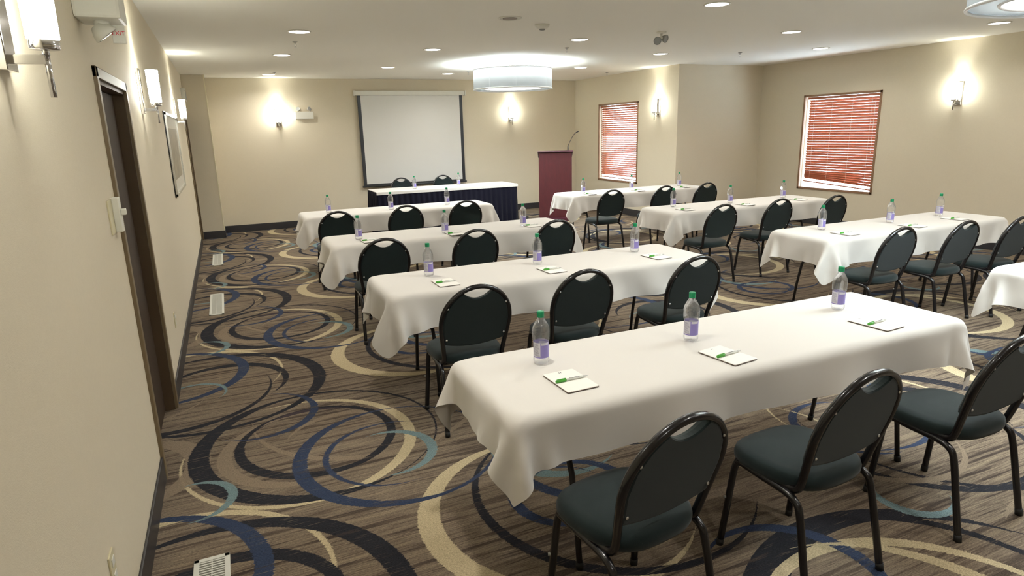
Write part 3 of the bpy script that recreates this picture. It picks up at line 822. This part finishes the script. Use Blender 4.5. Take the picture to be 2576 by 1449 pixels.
TABLES = [ # x0, y0, cloth, mirror, chairs, phrase
 ('L1', .807, 1.862, 0, 0, 'the nearest table'),
 ('L2', .834, 3.79, 1, 0, 'the second left table'),
 ('L3', .801, 5.85, 1, 0, 'the third left table'),
 ('L4', .822, 8.18, 1, 0, 'the farthest left table'),
 ('R1', 4.70, 1.843, 1, 0, 'the cut-off table at the right edge'),
 ('R2', 4.69, 3.796, 1, 0, 'the second right table'),
 ('R3', 4.746, 5.98, 1, 0, 'the third right table'),
 ('R4', 4.754, 8.364, 1, 0, 'the farthest right table'),
]
TB = {}
first = True
for key, x0, y0, cv, mir, ph in TABLES:
    cx, cy = x0+TL/2, y0+TW/2
    o = tb0 if first else dup(tb0, (cx, cy, 0)); first = False
    o.location = (cx, cy, 0)
    o['label'] = {'L1': 'black-legged folding table hidden under the nearest white cloth',
      'L2': 'folding table under white cloth, second in the left column',
      'L3': 'folding table under white cloth, third in the left column',
      'L4': 'folding table under white cloth, last in the left column before the head table',
      'R1': 'folding table under the white cloth cut off at the right edge',
      'R2': 'folding table under white cloth, beside the right edge, second of the right column',
      'R3': 'folding table under white cloth, third in the right column',
      'R4': 'folding table under white cloth in front of the lectern, last of the right column'}[key]
    o['group'] = 'folding tables in two columns'
    c = bpy.data.objects.new('tablecloth', CL[cv]); COL.objects.link(c); c.location = (cx, cy, 0)
    if mir: c.rotation_euler = (0, 0, PI)
    mod_subsurf(c, 1)
    tag(c, {'L1': 'white tablecloth on the nearest and largest table',
      'L2': 'white tablecloth on the second table of the left column',
      'L3': 'white tablecloth on the third table of the left column',
      'L4': 'white tablecloth on the left table right before the navy head table',
      'R1': 'white tablecloth cut off by the right edge of the photo',
      'R2': 'white tablecloth on the second right table, below the right window',
      'R3': 'white tablecloth on the third table of the right column',
      'R4': 'white tablecloth on the farthest right table, in front of the lectern'}[key], 'tablecloth', 'white tablecloths on the folding tables')
    TB[key] = (x0, y0)

# head table
hx0, hx1, hy0, hy1 = 2.36, 5.02, 11.02, 11.74
r = dup(tb0, ((hx0+hx1)/2, (hy0+hy1)/2, 0), 0, 'head table hidden by a navy pleated skirt below the screen'); r['group'] = 'folding tables in two columns'
b = B()
def perim(n_per_m):
    pts = []
    for (ax, ay), (bx, by) in (((hx0, hy1), (hx0, hy0)), ((hx0, hy0), (hx1, hy0)), ((hx1, hy0), (hx1, hy1))):
        L = math.hypot(bx-ax, by-ay); n = int(L*n_per_m)
        nx_, ny_ = (by-ay)/L, -(bx-ax)/L
        for k in range(n): pts.append((ax+(bx-ax)*k/n, ay+(by-ay)*k/n, nx_, ny_))
    pts.append((hx1, hy1, 1, 0)); return pts
pp = perim(90); rows = 10; grid = []
for j in range(rows+1):
    t = j/rows; z = ZT-.004-(ZT-.02)*t; row = []
    for i, (x, y, nx_, ny_) in enumerate(pp):
        ph = i*.70; amp = .004+.014*t**.7
        wv = amp*(math.sin(ph)+.35*math.sin(ph*.37+1)) + .012 + .02*t
        if nx_ == 0 and False: pass
        s = -1 if False else 1
        row.append(b.verts.new((x-nx_*-wv if False else x + (-1 if nx_ < 0 else (1 if nx_ > 0 else 0))*wv, y-(wv if ny_ < 0 else 0), z)))
    grid.append(row)
for j in range(rows):
    for i in range(len(pp)-1):
        f = b.faces.new((grid[j][i], grid[j+1][i], grid[j+1][i+1], grid[j][i+1])); f.smooth = True
o = obj('table_skirt', b, 'navy'); s = o.modifiers.new('thick', 'SOLIDIFY'); s.thickness = .003
tag(o, 'navy blue pleated skirt hanging around the head table', 'table skirt')
b = B(); box(b, (hx0-.012, hy0-.016, ZT-.012), (hx1+.012, hy1+.01, ZT+.001), bevel=.004)
box(b, (hx0-.014, hy0-.022, ZT-.05), (hx1+.014, hy0-.016, ZT-.002), bevel=.002)
tag(obj('tablecloth', b, 'cloth'), 'narrow white cloth topping the navy skirted head table', 'tablecloth')

# ================================================================== CHAIRS
def smooth_path(pts, n=6):
    """Catmull-Rom through points"""
    P = [Vector(p) for p in pts]; out = []
    for i in range(len(P)-1):
        p0 = P[max(i-1, 0)]; p1 = P[i]; p2 = P[i+1]; p3 = P[min(i+2, len(P)-1)]
        for k in range(n):
            t = k/n
            out.append(.5*((2*p1)+(-p0+p2)*t+(2*p0-5*p1+4*p2-p3)*t*t+(-p0+3*p1-3*p2+p3)*t**3))
    out.append(P[-1]); return out
def chair_proto():
    r = thing('banquet_chair', 'x', 'chair', (0, 0, 0))
    T = .0142
    def back_y(z):
        return -.118 - .275*(z-.42)
    # hoop
    zc, R, ZTOP = .675, .212, .905-.0145
    pts = []
    hw = lambda z: .182 + .030*min(1, max(0, (z-.45)/.2))
    left = [(-.186, -.02, .420), (-.186, -.075, .416), (-.186, -.112, .424), (-.184, -.128, .455)] + [(-hw(z), back_y(z), z) for z in (.53, .60, .665)]
    arc = []
    for k in range(1, 12):
        a = PI - PI*k/12
        z = zc + (ZTOP-zc)*math.sin(a); arc.append((R*math.cos(a), back_y(z), z))
    right = [(-x, y, z) for x, y, z in left[::-1]]
    path = smooth_path(left+arc+right, 4)
    b = B(); tube(b, path, T, 10, flat=(1.12, .95)); obj('back_hoop', b, 'frame', r)
    # side rails running back into the rear legs
    for s in (-1, 1):
        b = B(); tube(b, smooth_path([(s*.195, .165, .415), (s*.198, .05, .408), (s*.20, -.07, .402), (s*.203, -.125, .385), (s*.205, -.150, .34), (s*.211, -.186, .17), (s*.216, -.218, .012)], 5), T, 10)
        lg = obj('leg', b, 'frame', r)
        b = B(); tube(b, [(s*.2155, -.2155, .03), (s*.2165, -.2195, 0)], .0155, 10); obj('foot_cap', b, 'rubber', lg)
    for s in (-1, 1):
        b = B(); tube(b, smooth_path([(s*.170, .12, .415), (s*.186, .158, .405), (s*.194, .175, .37), (s*.204, .192, .19), (s*.213, .210, .012)], 5), T, 10)
        lg = obj('leg', b, 'frame', r)
        b = B(); tube(b, [(s*.2125, .2085, .03), (s*.2135, .2105, 0)], .0155, 10); obj('foot_cap', b, 'rubber', lg)
        b = B(); tube(b, [(s*.206, .190, .235), (s*.220, .1975, .235)], .006, 8); obj('stacking_bumper', b, 'greyplastic', lg)
    b = B()
    tube(b, [(-.195, .14, .408), (.195, .14, .408)], .010, 8); tube(b, [(-.198, -.085, .403), (.198, -.085, .403)], .010, 8); tube(b, [(0, .14, .405), (0, -.085, .403)], .009, 8)
    obj('seat_support', b, 'frame', r)
    # seat cushion: rounded trapezoid, domed
    b = B(); n = 44; rings = []
    def outline(t, f=1.0):
        a = 2*PI*t; ca, sa = math.cos(a), math.sin(a)
        e = 2/3.0
        x = math.copysign(abs(ca)**e, ca); y = math.copysign(abs(sa)**e, sa)
        wx = .216 + .014*y
        return (x*wx*f, .034 + y*.203*f)
    for f, z in ((.90, .412), (.965, .414), (1.0, .428), (1.005, .443), (.985, .458), (.93, .469), (.80, .476), (.5, .482), (.22, .484)):
        rings.append([b.verts.new((outline(k/n, f)[0], outline(k/n, f)[1], z)) for k in range(n)])
    for i in range(len(rings)-1):
        for k in range(n):
            b.faces.new((rings[i][k], rings[i][(k+1) % n], rings[i+1][(k+1) % n], rings[i+1][k]))
    b.faces.new(rings[0][::-1]); b.faces.new(rings[-1])
    obj('seat', b, 'fabric', r, smooth=True)
    # back pad filling the hoop, scooped top for the hand hole
    def pad_outline():
        o = []
        zb, zt = .535, .825
        for k in range(17):    # bottom edge, sagging in the middle
            u = -1+2*k/16; o.append((u*(hw(.545)-.006), .545-.028*(1-u*u)))
        for z in (.60, .665): o.append((hw(z)-.008, z))
        aa = [0.12*PI*k for k in range(1, 3)] + [.30*PI, .355*PI]
        for a in aa: o.append(((R-.008)*math.cos(a), zc+(ZTOP-zc-.008)*math.sin(a)))
        xe = (R-.008)*math.cos(.355*PI); ze = zc+(ZTOP-zc-.008)*math.sin(.355*PI)
        for k in range(1, 12):
            u = 1-2*k/12; o.append((u*xe, ze-.042*(1-u*u)))
        for a in [.645*PI, .70*PI, .76*PI, .88*PI]: o.append(((R-.008)*math.cos(a), zc+(ZTOP-zc-.008)*math.sin(a)))
        for z in (.665, .60): o.append((-hw(z)+.008, z))
        return o
    ol = pad_outline()
    def layer(bm, f, dy):
        cx, cz = 0, .68
        return [bm.verts.new((x*f, back_y(z)+dy, cz+(z-cz)*f)) for x, z in ol]
    b = B(); L = [layer(b, .955, -.012), layer(b, 1.0, -.008), layer(b, 1.0, .012), layer(b, .97, .028), layer(b, .88, .038), layer(b, .6, .044)]
    m_ = len(ol)
    for i in range(len(L)-1):
        for k in range(m_): b.faces.new((L[i][k], L[i][(k+1) % m_], L[i+1][(k+1) % m_], L[i+1][k]))
    def fan(ring, rev):
        cen = b.verts.new(sum((v.co for v in ring), Vector())/len(ring))
        for k in range(m_):
            q = (ring[k], ring[(k+1) % m_], cen); b.faces.new(q[::-1] if rev else q)
    fan(L[0], True); fan(L[-1], False)
    bk = obj('backrest', b, 'fabric', r)
    for x, z in ((-.178, .575), (.178, .575), (-.178, .775), (.178, .775)):
        b = B(); y = back_y(z)-.013
        lathe(b, [(0, -.001), (.0065, 0), (.0055, .002), (0, .0035)], 10)
        q = Matrix.Rotation(PI/2, 4, 'X'); q.translation = (x, y, z); xf(b, b.verts[:], q)
        obj('bolt', b, 'bolt', bk)
    return r
ch0 = seal(chair_proto())
CHAIRS = [
 (1.152, 1.626, 0.13, 'green-black chair with rounded back, bottom centre, nearest the camera'),
 (1.965, 1.613, 0.06, 'green-black chair at the nearest table, second from its left end'),
 (2.862, 1.602, 0.0, 'green-black chair at the nearest table, cut off at the right edge'),
 (1.225, 3.493, 0.0, 'dark chair at the left end of the second left table'),
 (1.953, 3.524, 0.0, 'dark chair at the middle of the second left table'),
 (2.808, 3.503, 0.0, 'dark chair at the right end of the second left table, behind a bottle'),
 (1.138, 5.414, 0.0, 'dark chair at the left end of the third left table'),
 (1.976, 5.452, 0.0, 'dark chair at the middle of the third left table'),
 (2.84, 5.566, 0.0, 'dark chair at the right end of the third left table'),
 (1.108, 7.594, 0.0, 'small dark chair at the left end of the farthest left table'),
 (1.934, 7.697, 0.0, 'small dark chair at the middle of the farthest left table'),
 (2.719, 7.749, 0.0, 'small dark chair at the right end of the farthest left table'),
 (4.965, 3.59, 0.0, 'dark green chair at the left end of the second right table'),
 (5.695, 3.53, 0.0, 'dark green chair at the middle of the second right table'),
 (6.337, 3.45, 0.0, 'dark green chair at the right edge behind the second right table'),
 (4.927, 5.603, 0.0, 'dark green chair at the left end of the third right table'),
 (5.8, 5.641, 0.0, 'dark green chair at the middle of the third right table'),
 (6.575, 5.538, 0.0, 'dark green chair at the right end of the third right table, below the right window'),
 (4.909, 7.781, 0.0, 'dark green chair at the left end of the farthest right table, fully visible'),
 (5.834, 7.808, 0.0, 'dark green chair at the middle of the farthest right table'),
 (6.628, 7.837, 0.0, 'dark green chair at the right end of the farthest right table'),
 (3.11, 12.01, PI, 'chair back behind the head table, the left of the two'),
 (3.995, 12.12, PI, 'chair back behind the head table, the right of the two'),
]
for i, (x, y, rz, lb) in enumerate(CHAIRS):
    g = 'banquet chairs at the tables'
    o = ch0 if i == 0 else dup(ch0, (x, y, 0))
    o.location = (x, y, 0); o.rotation_euler = (0, 0, rz); o['label'] = lb; o['group'] = g

# ================================================================== BOTTLES, PADS, PENS
def bottle_proto():
    r = thing('water_bottle', 'x', 'water bottle', (0, 0, 0))
    def lobes(a, z): return 1 - .07*max(0, 1-z/.02)*(.5+.5*math.cos(5*a))
    prof = [(0, .006), (.016, .004), (.026, .0), (.031, .002), (.0345, .010), (.0350, .018), (.0345, .026), (.0325, .030), (.0325, .060), (.0325, .100),
            (.0345, .104), (.0372, .110), (.0360, .116), (.0378, .121), (.0365, .127), (.0380, .132), (.0368, .138), (.0378, .144), (.0375, .152), (.0355, .163), (.0310, .175),
            (.0240, .188), (.0170, .199), (.0138, .205), (.0138, .212), (0, .212)]
    b = B(); lathe(b, prof, 30, lobes=lobes); obj('bottle_body', b, 'bottle', r, smooth=True)
    b = B(); n = 28
    lathe(b, [(.0150, .207), (.0158, .208), (.0158, .212), (.0152, .2135), (.0158, .215), (.0158, .231), (.0145, .2335), (0, .2335)], n, lobes=lambda a, z: 1+.012*(1 if int(a*28/PI) % 2 else -1) if .215 <= z <= .231 else 1)
    obj('cap', b, 'cap', r)
    b = B(); n = 48; R = .0333
    lv = [.031, .036, .062, .088, .099]
    ring = [[b.verts.new((R*math.cos(2*PI*k/n), R*math.sin(2*PI*k/n), z)) for k in range(n)] for z in lv]
    for j in range(4):
        for k in range(n):
            a = (k+.5)/n*360
            mi = 0
            if 160 < a < 235 and j >= 1: mi = 1       # tall white text panel
            if 240 < a < 300 and j == 3: mi = 1       # small white panel upper right
            if 20 < a < 75 and j in (1, 2): mi = 1
            f = b.faces.new((ring[j][k], ring[j][(k+1) % n], ring[j+1][(k+1) % n], ring[j+1][k])); f.material_index = mi; f.smooth = True
    lab = obj('label_band', b, ['label', 'labelwhite'], r)
    b = B()     # rows of fine print on the white panel
    for q in range(11):
        z = .041+q*.005; a0, a1 = math.radians(165), math.radians(228-(q*37 % 17))
        m_ = 8; rr = R+.0004
        for k in range(m_):
            t0, t1 = a0+(a1-a0)*k/m_, a0+(a1-a0)*(k+1)/m_
            b.faces.new([b.verts.new((rr*math.cos(t), rr*math.sin(t), zz)) for t, zz in ((t0, z), (t1, z), (t1, z+.0018), (t0, z+.0018))])
    obj('fine_print', b, 'labelink', lab)
    return r
bt0 = seal(bottle_proto())
BOT = [
 (1.157, 2.326, 'left end of the nearest table'), (1.916, 2.263, 'middle of the nearest table'), (2.945, 2.303, 'right end of the nearest table'),
 (1.233, 4.245, 'left end of the second left table'), (2.07, 4.202, 'middle of the second left table'), (2.965, 4.229, 'right end of the second left table'),
 (1.104, 6.129, 'left end of the third left table'), (1.948, 6.037, 'middle of the third left table'), (2.824, 6.06, 'right end of the third left table'),
 (1.176, 8.527, 'left end of the farthest left table'), (1.964, 8.369, 'middle of the farthest left table'), (2.79, 8.49, 'right end of the farthest left table'),
 (5.065, 4.218, 'left end of the second right table'), (5.958, 4.176, 'middle of the second right table'), (6.771, 4.217, 'right end of the second right table'),
 (5.089, 6.449, 'left end of the third right table'), (5.899, 6.33, 'middle of the third right table'), (6.897, 6.406, 'right end of the third right table'),
 (5.077, 8.646, 'left end of the farthest right table'), (6.023, 8.716, 'middle of the farthest right table'), (6.956, 8.678, 'right end of the farthest right table'),
 (3.099, 11.265, 'left part of the navy head table'), (4.008, 11.446, 'right part of the navy head table')]
for i, (x, y, ph) in enumerate(BOT):
    a = math.atan2(-y, -x)                       # label seam turned towards the room's near end
    rz = a - math.radians(238)
    if i in (12, 13, 14): rz += .35
    o = bt0 if i == 0 else dup(bt0, (x, y, ZT))
    o.location = (x, y, ZT); o.rotation_euler = (0, 0, rz)
    o['label'] = 'green-capped water bottle standing at the ' + ph; o['group'] = 'water bottles on the tables'
    if i >= 21: o['label'] = 'green-capped water bottle standing on the ' + ph

def pad_proto():
    r = thing('notepad', 'x', 'notepad', (0, 0, 0))
    def rr(w, h, q, n=5):
        o = []
        for cx, cy, a0 in ((w-q, h-q, 0), (-w+q, h-q, 90), (-w+q, -h+q, 180), (w-q, -h+q, 270)):
            for k in range(n+1):
                a = math.radians(a0+90*k/n); o.append((cx+q*math.cos(a), cy+q*math.sin(a)))
        return o
    b = B(); prism(b, rr(.0715, .1045, .008), 0, .0012); obj('cardboard_back', b, 'card', r)
    b = B(); prism(b, rr(.0705, .1035, .008), .0012, .004); pg = obj('paper_sheets', b, 'paper', r)
    b = B()   # small grey printed emblem at the head of the page: two slanted strokes joined by a bar
    for s in (-1, 1): prism(b, [(s*.004-.0016, .082), (s*.004+.0016, .082), (s*.004+.0026, .092), (s*.004-.0006, .092)], .004, .0041)
    prism(b, [(-.004, .0862), (.005, .0862), (.005, .0882), (-.004, .0882)], .004, .00411)
    obj('printed_emblem', b, 'ink', pg)
    return r
def pen_proto():
    r = thing('pen', 'x', 'pen', (0, 0, 0))
    X = Matrix.Rotation(PI/2, 4, 'Y')
    z = .0075
    b = B(); tube(b, [(-.075, 0, z), (-.073, 0, z), (-.034, 0, z), (-.028, 0, z)], [.004, .0062, .0066, .0052], 12); cp = obj('cap', b, 'pengreen', r)
    b = B(); box(b, (-.070, -.0022, z+.0055), (-.030, .0022, z+.0085), bevel=.001); obj('clip', b, 'pengreen', cp)
    b = B(); tube(b, [(-.028, 0, z), (.05, 0, z)], .0048, 12); br = obj('barrel', b, 'penwhite', r)
    b = B()
    for k in range(9): box(b, (-.012+k*.0055, -.0025, z+.0044), (-.012+k*.0055+.0032, .0012, z+.0052))
    obj('imprint', b, 'ink', br)
    b = B(); tube(b, [(.05, 0, z), (.062, 0, z), (.072, 0, z)], [.0046, .0034, .0012], 12); obj('tip', b, 'penclear', r)
    return r
pd0 = seal(pad_proto()); pn0 = seal(pen_proto())
PADS = [
 (1.167, 2.086, 'left end of the nearest table', .02), (1.916, 2.018, 'middle of the nearest table', .12), (2.876, 2.026, 'right end of the nearest table', .08),
 (1.265, 3.972, 'left end of the second left table', 0), (2.064, 3.958, 'middle of the second left table', .03), (2.99, 3.974, 'right end of the second left table', .06),
 (1.174, 5.98, 'left end of the third left table', 0), (2.013, 5.945, 'middle of the third left table', .02), (2.892, 6.0, 'right end of the third left table', 0),
 (5.058, 3.956, 'left end of the second right table', 0), (5.937, 3.93, 'middle of the second right table', .05), (6.688, 4.0, 'right end of the second right table', 0),
 (5.022, 6.13, 'left end of the third right table', 0), (5.936, 6.10, 'middle of the third right table', .04), (6.859, 6.12, 'right end of the third right table', 0),
 (5.09, 8.475, 'left end of the farthest right table', 0), (5.99, 8.48, 'middle of the farthest right table', .0), (6.90, 8.49, 'right end of the farthest right table', 0)]
for i, (x, y, ph, a) in enumerate(PADS):
    o = pd0 if i == 0 else dup(pd0, (x, y, ZT))
    o.location = (x, y, ZT+.0005); o.rotation_euler = (0, 0, a); o['label'] = 'small white notepad lying at the ' + ph; o['group'] = 'notepads on the tables'
    p = pn0 if i == 0 else dup(pn0, (x, y, ZT))
    p.location = (x+.006, y-.004, ZT+.0032); p.rotation_euler = (0, 0, a+.0); p['label'] = 'green and white pen on the notepad at the ' + ph; p['group'] = 'pens on the notepads'
